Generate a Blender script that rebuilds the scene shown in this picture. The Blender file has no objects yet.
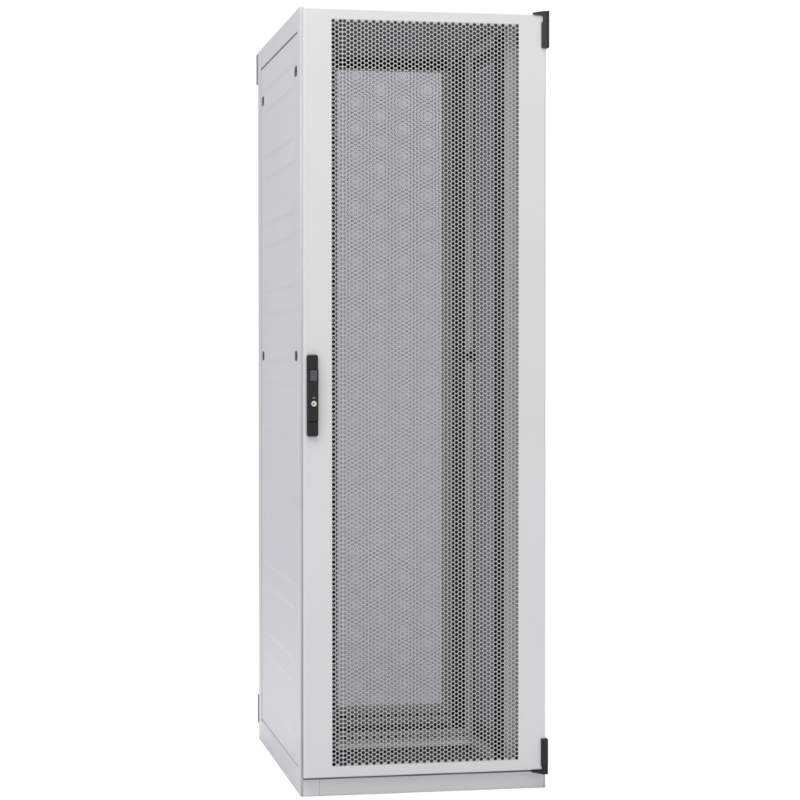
import bpy, bmesh, math
from mathutils import Matrix, Vector

scene = bpy.context.scene
COL = scene.collection

# ------------------------------------------------------------------ camera
cam_d = bpy.data.cameras.new("camera")
cam_d.sensor_width = 36.0
cam_d.lens = 36.0 * 2163.885 / 800.0
cam_d.clip_start = 0.05
cam_d.clip_end = 500
cam = bpy.data.objects.new("camera", cam_d)
COL.objects.link(cam)
YAW, PITCH, ROLL = 0.189648516, -0.0209489719, -0.000356230
cy, sy, cp, sp = math.cos(YAW), math.sin(YAW), math.cos(PITCH), math.sin(PITCH)
fwd = Vector((sy * cp, cy * cp, sp))
rgt = Vector((cy, -sy, 0))
upv = rgt.cross(fwd)
cr, sr = math.cos(ROLL), math.sin(ROLL)
r2, u2 = cr * rgt + sr * upv, -sr * rgt + cr * upv
cam.matrix_world = Matrix((
    (r2.x, u2.x, -fwd.x, -0.784151967),
    (r2.y, u2.y, -fwd.y, -5.42152043),
    (r2.z, u2.z, -fwd.z, 1.12277705),
    (0, 0, 0, 1)))
scene.camera = cam

# ------------------------------------------------------------------ world: plain white studio surround
world = bpy.data.worlds.new("World")
scene.world = world
world.use_nodes = True
bg = world.node_tree.nodes["Background"]
bg.inputs[0].default_value = (0.985, 0.992, 1.0, 1)
bg.inputs[1].default_value = 1.11

scene.view_settings.view_transform = 'Standard'
scene.view_settings.look = 'None'
scene.view_settings.exposure = 0.0
scene.view_settings.gamma = 1.0
scene.cycles.filter_width = 1.8


def softbox(name, loc, target, sx, sy_, energy, color=(1, 1, 1)):
    d = bpy.data.lights.new(name, 'AREA')
    d.shape = 'RECTANGLE'
    d.size, d.size_y = sx, sy_
    d.energy = energy
    d.color = color
    o = bpy.data.objects.new(name, d)
    o.location = loc
    o.rotation_euler = (Vector(target) - Vector(loc)).to_track_quat('-Z', 'Y').to_euler()
    COL.objects.link(o)
    return o


softbox("overhead_softbox", (-0.7, -1.55, 4.2), (0.2, -0.4, 0.0), 3.6, 3.2, 195, (1.0, 0.985, 0.96))
softbox("rear_added_fill", (0.75, 1.75, 2.9), (0.40, 0.86, 1.75), 1.1, 1.1, 34)  # added fill, brightens the upper rear door and the floor behind

# ------------------------------------------------------------------ materials
def mat(name, col, rough=0.45, metal=0.0, bump=0.0, bump_scale=900.0, var=0.0, spec=0.5):
    m = bpy.data.materials.new(name)
    m.use_nodes = True
    nt = m.node_tree
    b = nt.nodes["Principled BSDF"]
    b.inputs["Base Color"].default_value = (*col, 1)
    b.inputs["Roughness"].default_value = rough
    b.inputs["Metallic"].default_value = metal
    b.inputs["Specular IOR Level"].default_value = spec
    tc = nt.nodes.new("ShaderNodeTexCoord")
    if var:
        n = nt.nodes.new("ShaderNodeTexNoise")
        n.inputs["Scale"].default_value = 3.5
        n.inputs["Detail"].default_value = 5
        nt.links.new(tc.outputs["Object"], n.inputs["Vector"])
        r = nt.nodes.new("ShaderNodeValToRGB")
        r.color_ramp.elements[0].position = 0.3
        r.color_ramp.elements[1].position = 0.7
        r.color_ramp.elements[0].color = (*[c * (1 - var) for c in col], 1)
        r.color_ramp.elements[1].color = (*[min(1, c * (1 + var)) for c in col], 1)
        nt.links.new(n.outputs["Fac"], r.inputs["Fac"])
        nt.links.new(r.outputs["Color"], b.inputs["Base Color"])
    if bump:
        n = nt.nodes.new("ShaderNodeTexNoise")
        n.inputs["Scale"].default_value = bump_scale
        n.inputs["Detail"].default_value = 2
        nt.links.new(tc.outputs["Object"], n.inputs["Vector"])
        bp = nt.nodes.new("ShaderNodeBump")
        bp.inputs["Strength"].default_value = bump
        bp.inputs["Distance"].default_value = 0.0006
        nt.links.new(n.outputs["Fac"], bp.inputs["Height"])
        nt.links.new(bp.outputs["Normal"], b.inputs["Normal"])
    return m


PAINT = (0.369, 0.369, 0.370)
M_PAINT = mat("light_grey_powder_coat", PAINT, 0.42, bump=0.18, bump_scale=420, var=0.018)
M_SIDE = mat("shaded_side_coat", (0.284, 0.291, 0.315), 0.42, bump=0.18, bump_scale=420, var=0.02)  # door paint made darker and bluer to paint in the side's shade
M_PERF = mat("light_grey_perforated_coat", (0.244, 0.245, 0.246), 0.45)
M_REAR = mat("brightened_rear_coat", (0.86, 0.865, 0.90), 0.45)  # paled to paint more light onto the rear sheet
M_ROOF_SHADE = mat("roof_shade_coat", (0.15, 0.15, 0.148), 0.6, var=0.03)  # darkened to paint in the shade under the roof
M_BOTTOM_SHADOW = mat("bottom_shadow_dark", (0.06, 0.06, 0.065), 0.6, var=0.05)  # dark tone painting the shade inside the open bottom
M_STRUT = mat("brightened_lip_coat", (0.84, 0.845, 0.86), 0.4, var=0.03)  # whitened to paint in the light caught by the cross member lip
M_INNER = mat("brightened_inside_coat", (0.86, 0.865, 0.89), 0.5, var=0.03)  # panel coat paled to paint more light into the interior
M_RAIL = mat("galvanised_rail", (0.44, 0.43, 0.40), 0.5, var=0.04)
M_FLAT_BLACK = mat("flat_black", (0.006, 0.006, 0.006), 0.7, spec=0.2)
M_BLACK = mat("black_plastic", (0.009, 0.009, 0.0105), 0.5, bump=0.18, bump_scale=700, spec=0.18)
M_HINGE = mat("dark_hinge_cast", (0.022, 0.020, 0.018), 0.5, bump=0.2, bump_scale=500, spec=0.2)
M_HINGE_G = mat("grey_hinge_cast", (0.13, 0.13, 0.135), 0.6, spec=0.2)
M_SCREEN = mat("grey_display_window", (0.040, 0.045, 0.050), 0.35, spec=0.35)
M_LOCK = mat("nickel_lock", (0.50, 0.42, 0.33), 0.35, metal=0.6)
M_KEY = mat("keyhole_black", (0.01, 0.01, 0.01), 0.6)
M_LED = mat("green_indicator", (0.06, 0.25, 0.10), 0.3)
M_DOOR_SHADOW = mat("painted_door_shadow", (0.085, 0.085, 0.09), 0.8, spec=0.1)  # dark tone painting the door's contact shadow
M_FLOOR = mat("white_studio_floor", (0.93, 0.945, 0.975), 0.9, var=0.002, spec=0.0)

M_DIFFUSER = bpy.data.materials.new("added_backlight_diffuser")  # made-up sheet, its translucency sets how bright the rear holes look
M_DIFFUSER.use_nodes = True
_nt = M_DIFFUSER.node_tree
_nt.nodes.clear()
_out = _nt.nodes.new("ShaderNodeOutputMaterial")
_d = _nt.nodes.new("ShaderNodeBsdfDiffuse")
_t = _nt.nodes.new("ShaderNodeBsdfTranslucent")
_d.inputs[0].default_value = (0.3, 0.3, 0.31, 1)
_t.inputs[0].default_value = (0.385, 0.388, 0.412, 1)
_a = _nt.nodes.new("ShaderNodeAddShader")
_nt.links.new(_d.outputs[0], _a.inputs[0])
_nt.links.new(_t.outputs[0], _a.inputs[1])
_nt.links.new(_a.outputs[0], _out.inputs[0])


# ------------------------------------------------------------------ mesh helpers
def link(name, me, m, parent=None, smooth=False):
    o = bpy.data.objects.new(name, me)
    COL.objects.link(o)
    if m:
        me.materials.append(m)
    if parent:
        o.parent = parent
    if smooth:
        for p in me.polygons:
            p.use_smooth = True
    return o


def from_bm(name, bm, m, parent=None, smooth=False):
    bmesh.ops.recalc_face_normals(bm, faces=bm.faces)
    me = bpy.data.meshes.new(name)
    bm.to_mesh(me)
    bm.free()
    return link(name, me, m, parent, smooth)


def box(bm, x0, x1, y0, y1, z0, z1, bev=0.0, seg=2):
    b2 = bmesh.new()
    bmesh.ops.create_cube(b2, size=1)
    for v in b2.verts:
        v.co = Vector((x0 + (v.co.x + .5) * (x1 - x0), y0 + (v.co.y + .5) * (y1 - y0), z0 + (v.co.z + .5) * (z1 - z0)))
    if bev:
        bmesh.ops.bevel(b2, geom=list(b2.edges), offset=bev, segments=seg, profile=0.5, affect='EDGES')
    merge(bm, b2)


def merge(bm, b2):
    me = bpy.data.meshes.new("tmp")
    b2.to_mesh(me)
    b2.free()
    bm.from_mesh(me)
    bpy.data.meshes.remove(me)


def prism(bm, pts, axis, a0, a1, bev=0.0, seg=2):
    """extrude a 2D outline along an axis; pts in the remaining two axes in order"""
    b2 = bmesh.new()

    def mk(p, a):
        if axis == 'z':
            return (p[0], p[1], a)
        if axis == 'y':
            return (p[0], a, p[1])
        return (a, p[0], p[1])
    A = [b2.verts.new(mk(p, a0)) for p in pts]
    B = [b2.verts.new(mk(p, a1)) for p in pts]
    n = len(pts)
    b2.faces.new(A)
    b2.faces.new(B)
    for i in range(n):
        b2.faces.new((A[i], A[(i + 1) % n], B[(i + 1) % n], B[i]))
    bmesh.ops.recalc_face_normals(b2, faces=b2.faces)
    if bev:
        cap = [e for e in b2.edges if all(v in A for v in e.verts)]
        if bev > 0:
            bmesh.ops.bevel(b2, geom=cap, offset=bev, segments=seg, profile=0.5, affect='EDGES')
    merge(bm, b2)


def rrect(x0, x1, z0, z1, r, n=5):
    out = []
    for cx, cz, a in ((x1 - r, z1 - r, 0), (x0 + r, z1 - r, 90), (x0 + r, z0 + r, 180), (x1 - r, z0 + r, 270)):
        for i in range(n + 1):
            t = math.radians(a + 90 * i / n)
            out.append((cx + r * math.cos(t), cz + r * math.sin(t)))
    return out


def circle(cx, cz, r, n=28):
    return [(cx + r * math.cos(2 * math.pi * i / n), cz + r * math.sin(2 * math.pi * i / n)) for i in range(n)]


def corner_post(x0, x1, y0, y1, cx, cyy, r):
    """rectangle outline with only the corner (cx,cyy) rounded"""
    out = []
    for (px, py) in ((x0, y0), (x1, y0), (x1, y1), (x0, y1)):
        if abs(px - cx) < 1e-6 and abs(py - cyy) < 1e-6:
            sx = 1 if px == x0 else -1
            sy_ = 1 if py == y0 else -1
            c = (px + sx * r, py + sy_ * r)
            arc = []
            for i in range(7):
                t = math.pi / 2 * i / 6
                arc.append((c[0] - sx * r * math.cos(t), c[1] - sy_ * r * math.sin(t)))
            # traverse counter-clockwise
            if (sx, sy_) in ((1, 1), (-1, -1)):
                out += arc
            else:
                out += arc[::-1]
        else:
            out.append((px, py))
    return out


# ------------------------------------------------------------------ setting
fl = bmesh.new()
bmesh.ops.create_grid(fl, x_segments=8, y_segments=8, size=20)
floor = from_bm("floor", fl, M_FLOOR)
floor["kind"] = "structure"
floor["label"] = "plain white seamless studio floor under the cabinet"

# ------------------------------------------------------------------ the cabinet
W, D, H = 0.641, 0.857, 2.0
rack = bpy.data.objects.new("server_rack", None)
COL.objects.link(rack)
rack["label"] = "tall light grey server cabinet with perforated front door and black swing handle"
rack["category"] = "server cabinet"

# --- corner posts (rounded outer corner)
for (x0, x1, y0, y1, cx, cyy) in ((0, .03, 0, .048, 0, 0), (W - .03, W, 0, .048, W, 0),
                                  (0, .03, .79, D, 0, D), (W - .03, W, .79, D, W, D)):
    bm = bmesh.new()
    prism(bm, corner_post(x0, x1, y0, y1, cx, cyy, .006), 'z', 0, H)
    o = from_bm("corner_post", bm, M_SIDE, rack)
    for p in o.data.polygons:
        p.use_smooth = abs(p.normal.z) < .5 and p.area < 0.004 * H
# --- side rails, top and bottom
for sx in (0, 1):
    X0, X1 = (0, .03) if sx == 0 else (W - .03, W)
    for nm, z0, z1 in (("side_skirt", 0.0, .066), ("top_side_rail", 1.945, H)):
        bm = bmesh.new()
        if z0 == 0:                      # the skirt has a rounded upper edge along the panel
            s_ = 1 if sx == 0 else -1
            xo_, xi_ = (X0, X1) if sx == 0 else (X1, X0)
            prof = [(xi_, z0), (xo_, z0), (xo_, z1 - .005), (xo_ + s_ * .0012, z1 - .0022), (xo_ + s_ * .004, z1), (xi_, z1)]
            b2 = bmesh.new()
            A = [b2.verts.new((px, .048, pz)) for px, pz in prof]
            B = [b2.verts.new((px, .79, pz)) for px, pz in prof]
            b2.faces.new(A); b2.faces.new(B)
            for i in range(6):
                b2.faces.new((A[i], A[(i + 1) % 6], B[(i + 1) % 6], B[i]))
            merge(bm, b2)
        else:
            box(bm, X0, X1, .048, .79, z0, z1)
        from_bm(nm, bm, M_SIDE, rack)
# --- front and rear rails, plinth
bm = bmesh.new(); box(bm, .03, W - .03, 0, .04, 1.9755, H); from_bm("top_front_rail", bm, M_PAINT, rack)
bm = bmesh.new(); box(bm, .03, W - .03, D - .045, D, 1.9555, H); from_bm("top_rear_rail", bm, M_PAINT, rack)
bm = bmesh.new()
box(bm, .0064, .0470, -.0004, .03, 0.0, .0436)
from_bm("plinth_corner", bm, M_PAINT, rack)
bm = bmesh.new()
box(bm, .0476, W - .0062, -.0003, .03, 0.0, .0436, .0008)
from_bm("front_plinth", bm, M_PAINT, rack)
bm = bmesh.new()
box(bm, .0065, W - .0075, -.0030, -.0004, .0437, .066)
from_bm("door_shadow_strip", bm, M_DOOR_SHADOW, rack)  # strip painting the shadow under the door overhang
bm = bmesh.new()
box(bm, .03, W - .03, D - .03, D, .0, .034)
from_bm("rear_plinth", bm, M_PAINT, rack)
for ya, z0, z1 in ((D - .075, .0395, .0590), (D - .05, .0650, .0885)):
    bm = bmesh.new()
    box(bm, .03, W - .03, ya, D - .004, z0, z1, .002)
    from_bm("rear_base_beam", bm, M_RAIL, rack)
# --- roof panel, and a dark plate painted as the shaded open bottom
bm = bmesh.new()
box(bm, .03, W - .03, .04, D - .045, 1.985, 1.996)
from_bm("roof_panel", bm, M_ROOF_SHADE, rack)
bm = bmesh.new()
box(bm, .03, W - .03, .03, D - .03, .010, .018)
from_bm("bottom_shadow_plate", bm, M_BOTTOM_SHADOW, rack)
bm = bmesh.new()
box(bm, .034, W - .034, .800, .811, 1.9560, 1.9835, .001)
from_bm("rail_shadow_strip", bm, M_FLAT_BLACK, rack)  # black strip painting the shade at the top rear rail

# --- side panels with shallow pressed pads and quarter-turn latches
PADS = [1.864, 1.672, 1.482, 1.2915, 1.0985, .904, .7195, .521, .327, .139]


def side_panel(side):
    s = 1 if side == 0 else -1
    ox = 0 if side == 0 else W
    bm = bmesh.new()
    xa, xb = ox + s * .0009, ox + s * .0105
    box(bm, min(xa, xb), max(xa, xb), .0482, .7898, .0688, 1.9405, .0005)
    for zc in PADS:
        for z0, z1 in ((zc - .059, zc - .0022), (zc + .0022, zc + .058)):
            y0, y1, sl = .110, .711, .011
            A = [(y0, z0), (y1, z0), (y1, z1), (y0, z1)]
            B = [(y0 + .016, z0 + sl), (y1 - .016, z0 + sl), (y1 - .016, z1 - sl), (y0 + .016, z1 - sl)]
            va = [bm.verts.new((xa + s * .0001, y, z)) for y, z in A]
            vb = [bm.verts.new((xa - s * hh, y, z)) for (y, z), hh in zip(B, (.0014, .0014, .0002, .0002))]
            bm.faces.new(vb)
            for i in range(4):
                bm.faces.new((va[i], va[(i + 1) % 4], vb[(i + 1) % 4], vb[i]))
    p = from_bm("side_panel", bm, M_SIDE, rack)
    p.data.materials.append(M_INNER)             # inside face paled to paint in interior light
    for f in p.data.polygons:
        if f.normal.x * s > .9 and abs(f.center.x - xb) < .001:
            f.material_index = 1
    for yc in (.0785, .7415):
        for zc in (1.847, 1.1197):
            lb = bmesh.new()
            x0, x1 = sorted((ox - s * .0006, ox + s * .002))
            prism(lb, rrect(yc - .016, yc + .016, zc - .0125, zc + .0125, .006), 'x', x0, x1)
            l_ = from_bm("latch", lb, M_BLACK, p)
            lb = bmesh.new()
            x0, x1 = sorted((ox - s * .0011, ox - s * .0006))
            prism(lb, rrect(yc - .011, yc + .011, zc - .0025, zc + .0025, .002), 'x', x0, x1)
            me = bpy.data.meshes.new("slot"); lb.to_mesh(me); lb.free()
            b2 = bmesh.new(); b2.from_mesh(l_.data); b2.from_mesh(me); b2.to_mesh(l_.data); b2.free()
            bpy.data.meshes.remove(me)
            
    return p


side_panel(0)
side_panel(1)


# --- perforated sheet: real holes punched through a thin plate
def perforated(name, parent, xs, cell_edges, ztop, pitch, n, hole_r, yf, th, odd, m):
    V, F = [], []
    N = 14
    ca = [(math.cos(2 * math.pi * i / N), math.sin(2 * math.pi * i / N)) for i in range(N)]
    z_hi = ztop + pitch / 2
    z_lo = ztop - (n - .5) * pitch

    def rect(x0, x1, z0, z1):
        for y in (yf, yf + th):
            b = len(V)
            V.extend(((x0, y, z0), (x1, y, z0), (x1, y, z1), (x0, y, z1)))
            F.append((b, b + 1, b + 2, b + 3) if y == yf else (b + 3, b + 2, b + 1, b))
    for ci, xc in enumerate(xs):
        x0, x1 = cell_edges[ci], cell_edges[ci + 1]
        off = odd[ci]
        cnt = n - 1 if off else n
        if off:
            rect(x0, x1, z_hi - pitch / 2, z_hi)
            rect(x0, x1, z_lo, z_lo + pitch / 2)
        for r in range(cnt):
            zc = ztop - r * pitch - (pitch / 2 if off else 0)
            b = len(V)
            outer = []
            for c, s in ca:
                # ray from centre to the cell rectangle
                tx = ((x1 - xc) / c) if c > 1e-9 else (((x0 - xc) / c) if c < -1e-9 else 1e9)
                tz = (pitch / 2 / abs(s)) if abs(s) > 1e-9 else 1e9
                t = min(tx, tz)
                outer.append((xc + c * t, zc + s * t))
            inner = [(xc + c * hole_r, zc + s * hole_r) for c, s in ca]
            for y in (yf, yf + th):
                V.extend((px, y, pz) for px, pz in outer)
                V.extend((px, y, pz) for px, pz in inner)
            o0, i0, o1, i1 = b, b + N, b + 2 * N, b + 3 * N
            for k in range(N):
                q = (k + 1) % N
                F.append((o0 + k, o0 + q, i0 + q, i0 + k))
                F.append((o1 + q, o1 + k, i1 + k, i1 + q))
                F.append((i0 + k, i0 + q, i1 + q, i1 + k))
            # the four rectangle corners
            for cxn, czn in ((x1, zc + pitch / 2), (x0, zc + pitch / 2), (x0, zc - pitch / 2), (x1, zc - pitch / 2)):
                ang = math.atan2(czn - zc, cxn - xc) % (2 * math.pi)
                k = int(ang / (2 * math.pi / N)) % N
                q = (k + 1) % N
                for y, oo in ((yf, o0), (yf + th, o1)):
                    V.append((cxn, y, czn))
                    F.append((oo + k, len(V) - 1, oo + q) if y == yf else (oo + q, len(V) - 1, oo + k))
    me = bpy.data.meshes.new(name)
    me.from_pydata(V, [], F)
    me.update()
    return link(name, me, m, parent)


def columns(x_first, spacing, count, seam_after=None, seam_gap=None):
    xs, odd, x = [], [], x_first
    ph = False
    for i in range(count):
        xs.append(x)
        odd.append(ph)
        if seam_after is not None and i == seam_after:
            x += seam_gap
        else:
            x += spacing
            ph = not ph
    e = [xs[0] - spacing / 2]
    for a, b in zip(xs, xs[1:]):
        e.append((a + b) / 2)
    e.append(xs[-1] + spacing / 2)
    return xs, e, odd


DOOR_Y = -.020
TH = .0014
PITCH_Z = 1.8800 / 172
SP = .009330
xs, ed, odd = columns(.0818, SP, 52, 2, .0101)
ZTOP = 1.9636
DX0, DX1, DZ0, DZ1 = .0055, .6350, .0500, 1.9965
PX0, PX1 = ed[0], ed[-1]
PZ1, PZ0 = ZTOP + PITCH_Z / 2, ZTOP - 172.5 * PITCH_Z


def door_frame(name, yf, yb, x0, x1, z0, z1, px0, px1, pz0, pz1, m, parent, front=-1):
    """folded sheet door skin: a face ring round the perforated field and a hollow return rim behind it"""
    bm = bmesh.new()
    ya, yb_ = (yf, yf + TH) if front < 0 else (yb - TH, yb)
    bv = .0038 if front < 0 else .002
    O = [(x0, z0), (x1, z0), (x1, z1), (x0, z1)]
    Oi = [(x0 + bv, z0 + bv), (x1 - bv, z0 + bv), (x1 - bv, z1 - bv), (x0 + bv, z1 - bv)]
    Om = [(x0 + bv * .3, z0 + bv * .3), (x1 - bv * .3, z0 + bv * .3), (x1 - bv * .3, z1 - bv * .3), (x0 + bv * .3, z1 - bv * .3)]
    I = [(px0, pz0), (px1, pz0), (px1, pz1), (px0, pz1)]
    yfront, yback, d = (yf, yb, 1) if front < 0 else (yb, yf, -1)
    rw = .016
    R = [(x0 + rw, z0 + rw), (x1 - rw, z0 + rw), (x1 - rw, z1 - rw), (x0 + rw, z1 - rw)]
    loops = [(I, yfront + d * TH), (I, yfront), (Oi, yfront), (Om, yfront + d * bv * .3), (O, yfront + d * bv), (O, yback),
             (R, yback), (R, yfront + d * TH)]
    vs = [[bm.verts.new((x, y, z)) for x, z in L] for L, y in loops]
    for a, b in zip(vs, vs[1:] + vs[:1]):
        for i in range(4):
            bm.faces.new((a[i], a[(i + 1) % 4], b[(i + 1) % 4], b[i]))
    return from_bm(name, bm, m, parent)


front_door = door_frame("front_door", DOOR_Y, -.0042, DX0, DX1, DZ0, DZ1, PX0, PX1, PZ0, PZ1, M_PAINT, rack)
perforated("perforated_panel", front_door, xs, ed, ZTOP, PITCH_Z, 173, .00463, DOOR_Y, TH, odd, M_PERF)

# --- rear door: perforated skin, with an added translucent sheet behind to set the backlight
RX1 = .5480
rear_door = door_frame("rear_door", D + .002, D + .020, .010, W - .010, .05, 1.988,
                       PX0, RX1, PZ0, PZ1, M_RAIL, rack)
xs2, ed2, odd2 = columns(PX0 + SP / 2, (RX1 - PX0) / 50, 50)
ed2[0], ed2[-1] = PX0, RX1
perforated("perforated_panel", rear_door, xs2, ed2, ZTOP, PITCH_Z, 173, .00463, D + .002, TH, odd2, M_REAR)
bm = bmesh.new()
box(bm, PX0 - .012, RX1 + .012, D + .012, D + .0145, PZ0 - .006, PZ1 + .006)
from_bm("added_light_diffuser", bm, M_DIFFUSER, rear_door)

# --- 19-inch mounting rails, each an L-section with a black box behind its edge
for yr, dl in ((.058, .092), (.530, .130)):
    for side in (0, 1):
        s = 1 if side == 0 else -1
        ex = .0955 if side == 0 else .5455       # inner edge of the 482.6 mm opening
        bm = bmesh.new()
        xo = ex - s * (.030 if yr < .3 else .0215)
        box(bm, min(ex, xo), max(ex, xo), yr, yr + .002, .040, 1.962)
        box(bm, min(xo, xo + s * .002), max(xo, xo + s * .002), yr + .002, yr + .03, .040, 1.962)
        rail = from_bm("mounting_rail", bm, M_RAIL, rack)
        bm = bmesh.new()
        xi = ex + s * .008
        box(bm, min(ex - s * .004, xi), max(ex - s * .004, xi), yr + .004, yr + dl, .040, 1.962)
        from_bm("black_side_box", bm, M_FLAT_BLACK, rack)
        if yr < .3 and side == 0:        # added black blocks standing in for the rail's dark punched holes
            bm = bmesh.new()
            zc = .052
            while zc < 1.95:
                box(bm, ex - .0095, ex + .0006, yr - .0022, yr - .0002, zc, zc + .0098)
                zc += .0153
            from_bm("dark_edge_strip", bm, M_FLAT_BLACK, rail)
        if yr > .3:
            bm = bmesh.new()
            xt = xo - s * .005
            box(bm, min(xo, xt), max(xo, xt), yr + .001, yr + .016, .040, 1.962)
            from_bm("dark_edge_strip", bm, M_FLAT_BLACK, rail)  # black strip painting the shaded gap between rail and side wall
            bm = bmesh.new()
            prism(bm, circle(xo + s * .0045, 1.119, .0150, 18), 'y', yr - .007, yr)
            from_bm("rail_bolt", bm, M_BLACK, rail)

# --- depth struts carrying the rails, bottom and top, and slotted cross members
for side in (0, 1):
    x0, x1 = (.058, .0915) if side == 0 else (W - .0915, W - .058)
    for z0, z1 in ((.020, .040), (1.962, 1.983)):
        bm = bmesh.new()
        box(bm, x0, x1, .05, .79, z0, z1, .001)
        from_bm("depth_strut", bm, M_RAIL, rack)
# slotted cross member
bm = bmesh.new()
xa, xb = .0925, W - .0925
yk = .50
z = [.036, .047, .058, .074]
box(bm, xa, xb, yk - .034, yk - .0003, .0300, .0395, .002)
lip = from_bm("cross_member_lip", bm, M_STRUT, None)
bm = bmesh.new()
box(bm, xa, xb, yk, yk + .002, .0300, .050)
x = xa
k = 0
while x < xb - .012:
    box(bm, x, min(x + .008, xb), yk, yk + .002, .050, .060)
    x += .0215
box(bm, xa, xb, yk, yk + .002, .060, .072)
lip.parent = from_bm("slotted_cross_member", bm, M_RAIL, rack)

# --- swing handle
hy = DOOR_Y
hx0, hx1, hz0, hz1 = .0130, .0412, .9165, 1.1226
bm = bmesh.new()
prism(bm, rrect(hx0, hx1, hz0, hz1, .0055), 'y', hy - .009, hy, .0018, 2)
handle = from_bm("swing_handle", bm, M_BLACK, rack)
bm = bmesh.new()
prism(bm, rrect(hx0 + .0028, hx1 - .0012, 1.0868, hz1 - .002, .004), 'y', hy - .014, hy - .009, .0015, 2)
from_bm("handle_cap", bm, M_BLACK, handle)
bm = bmesh.new()
prism(bm, rrect(hx0 + .0010, hx1 - .0004, .9555, 1.0535, .002), 'y', hy - .016, hy - .009, .0015, 2)
box(bm, hx0 + .0010, hx0 + .0062, hy - .0155, hy - .009, 1.0535, 1.0838, .0008)
box(bm, hx1 - .0016, hx1 - .0004, hy - .0150, hy - .009, 1.0535, 1.0838)
from_bm("lever", bm, M_BLACK, handle)
bm = bmesh.new()
prism(bm, rrect(hx0 + .0012, hx1 - .0006, hz0 + .002, .9535, .004), 'y', hy - .014, hy - .009, .0015, 2)
from_bm("handle_foot", bm, M_BLACK, handle)
bm = bmesh.new()
box(bm, hx0 + .0068, hx1 - .002, hy - .0115, hy - .009, 1.0555, 1.0838, .0005)
from_bm("inset_window", bm, M_SCREEN, handle)
lx, lz = .0292, .9993
bm = bmesh.new()
prism(bm, circle(lx, lz, .0070), 'y', hy - .0185, hy - .0155, .0008, 2)
lock = from_bm("key_lock", bm, M_LOCK, handle)
bm = bmesh.new()
box(bm, lx - .0030, lx - .0012, hy - .0188, hy - .0183, lz - .0026, lz + .0026)
box(bm, lx - .0012, lx + .0028, hy - .0188, hy - .0183, lz - .0007, lz + .0007)
ko = bpy.data.meshes.new("keyhole")
bm.to_mesh(ko); bm.free()
lock.data.materials.append(M_KEY)
b2 = bmesh.new(); b2.from_mesh(lock.data)
nf = len(b2.faces)
b2.from_mesh(ko)
b2.faces.ensure_lookup_table()
for f in b2.faces[nf:]:
    f.material_index = 1
b2.to_mesh(lock.data); b2.free()
bpy.data.meshes.remove(ko)
bm = bmesh.new()
box(bm, lx - .0042, lx + .0042, hy - .0166, hy - .0155, 1.0130, 1.0152, .0003)
from_bm("indicator", bm, M_LED, handle)


# --- hinges: cast angle caps on the right of the front door, left of the rear door
def hinge(top, m=M_HINGE):
    bm = bmesh.new()
    yf, yb = DOOR_Y - .006, .004
    xo = .6412
    if top:
        box(bm, .6222, xo, yf, yb, 1.9090, 1.9755, .0018)
        box(bm, .6262, xo, yf + .001, yb, 1.9755, 2.0040, .0016)
        pr = [(.6005, 1.9945), (.6262, 1.9915), (.6262, 2.0036), (.6005, 1.9990)]
        prism(bm, pr, 'y', yf + .002, yb)
        h = from_bm("hinge", bm, m, rack)
        bm = bmesh.new()
        box(bm, .6362, xo + .0008, yf - .0006, yb + .001, 1.9100, 2.0045, .0012)
        from_bm("hinge_edge_strip", bm, M_BLACK, h)  # black strip along the right edge of the hinge
        return h
    else:
        box(bm, .6228, xo, yf, yb, .0600, .1310, .0018)
        box(bm, .6255, xo, yf + .001, yb, .0385, .0600, .0016)
        pr = [(.5985, .0480), (.5985, .0455), (.6255, .0395), (.6255, .0490)]
        prism(bm, pr, 'y', yf + .002, yb)
    return from_bm("hinge", bm, m, rack)


hinge(True)
hinge(False, M_BLACK)
for z0, z1 in ((1.9095, 1.998), (.0440, .1275)):
    bm = bmesh.new()
    box(bm, -.001, .018, D + .001, D + .026, z0, z1, .002)
    from_bm("hinge", bm, M_HINGE_G, rack)
bpy.context.view_layer.update()
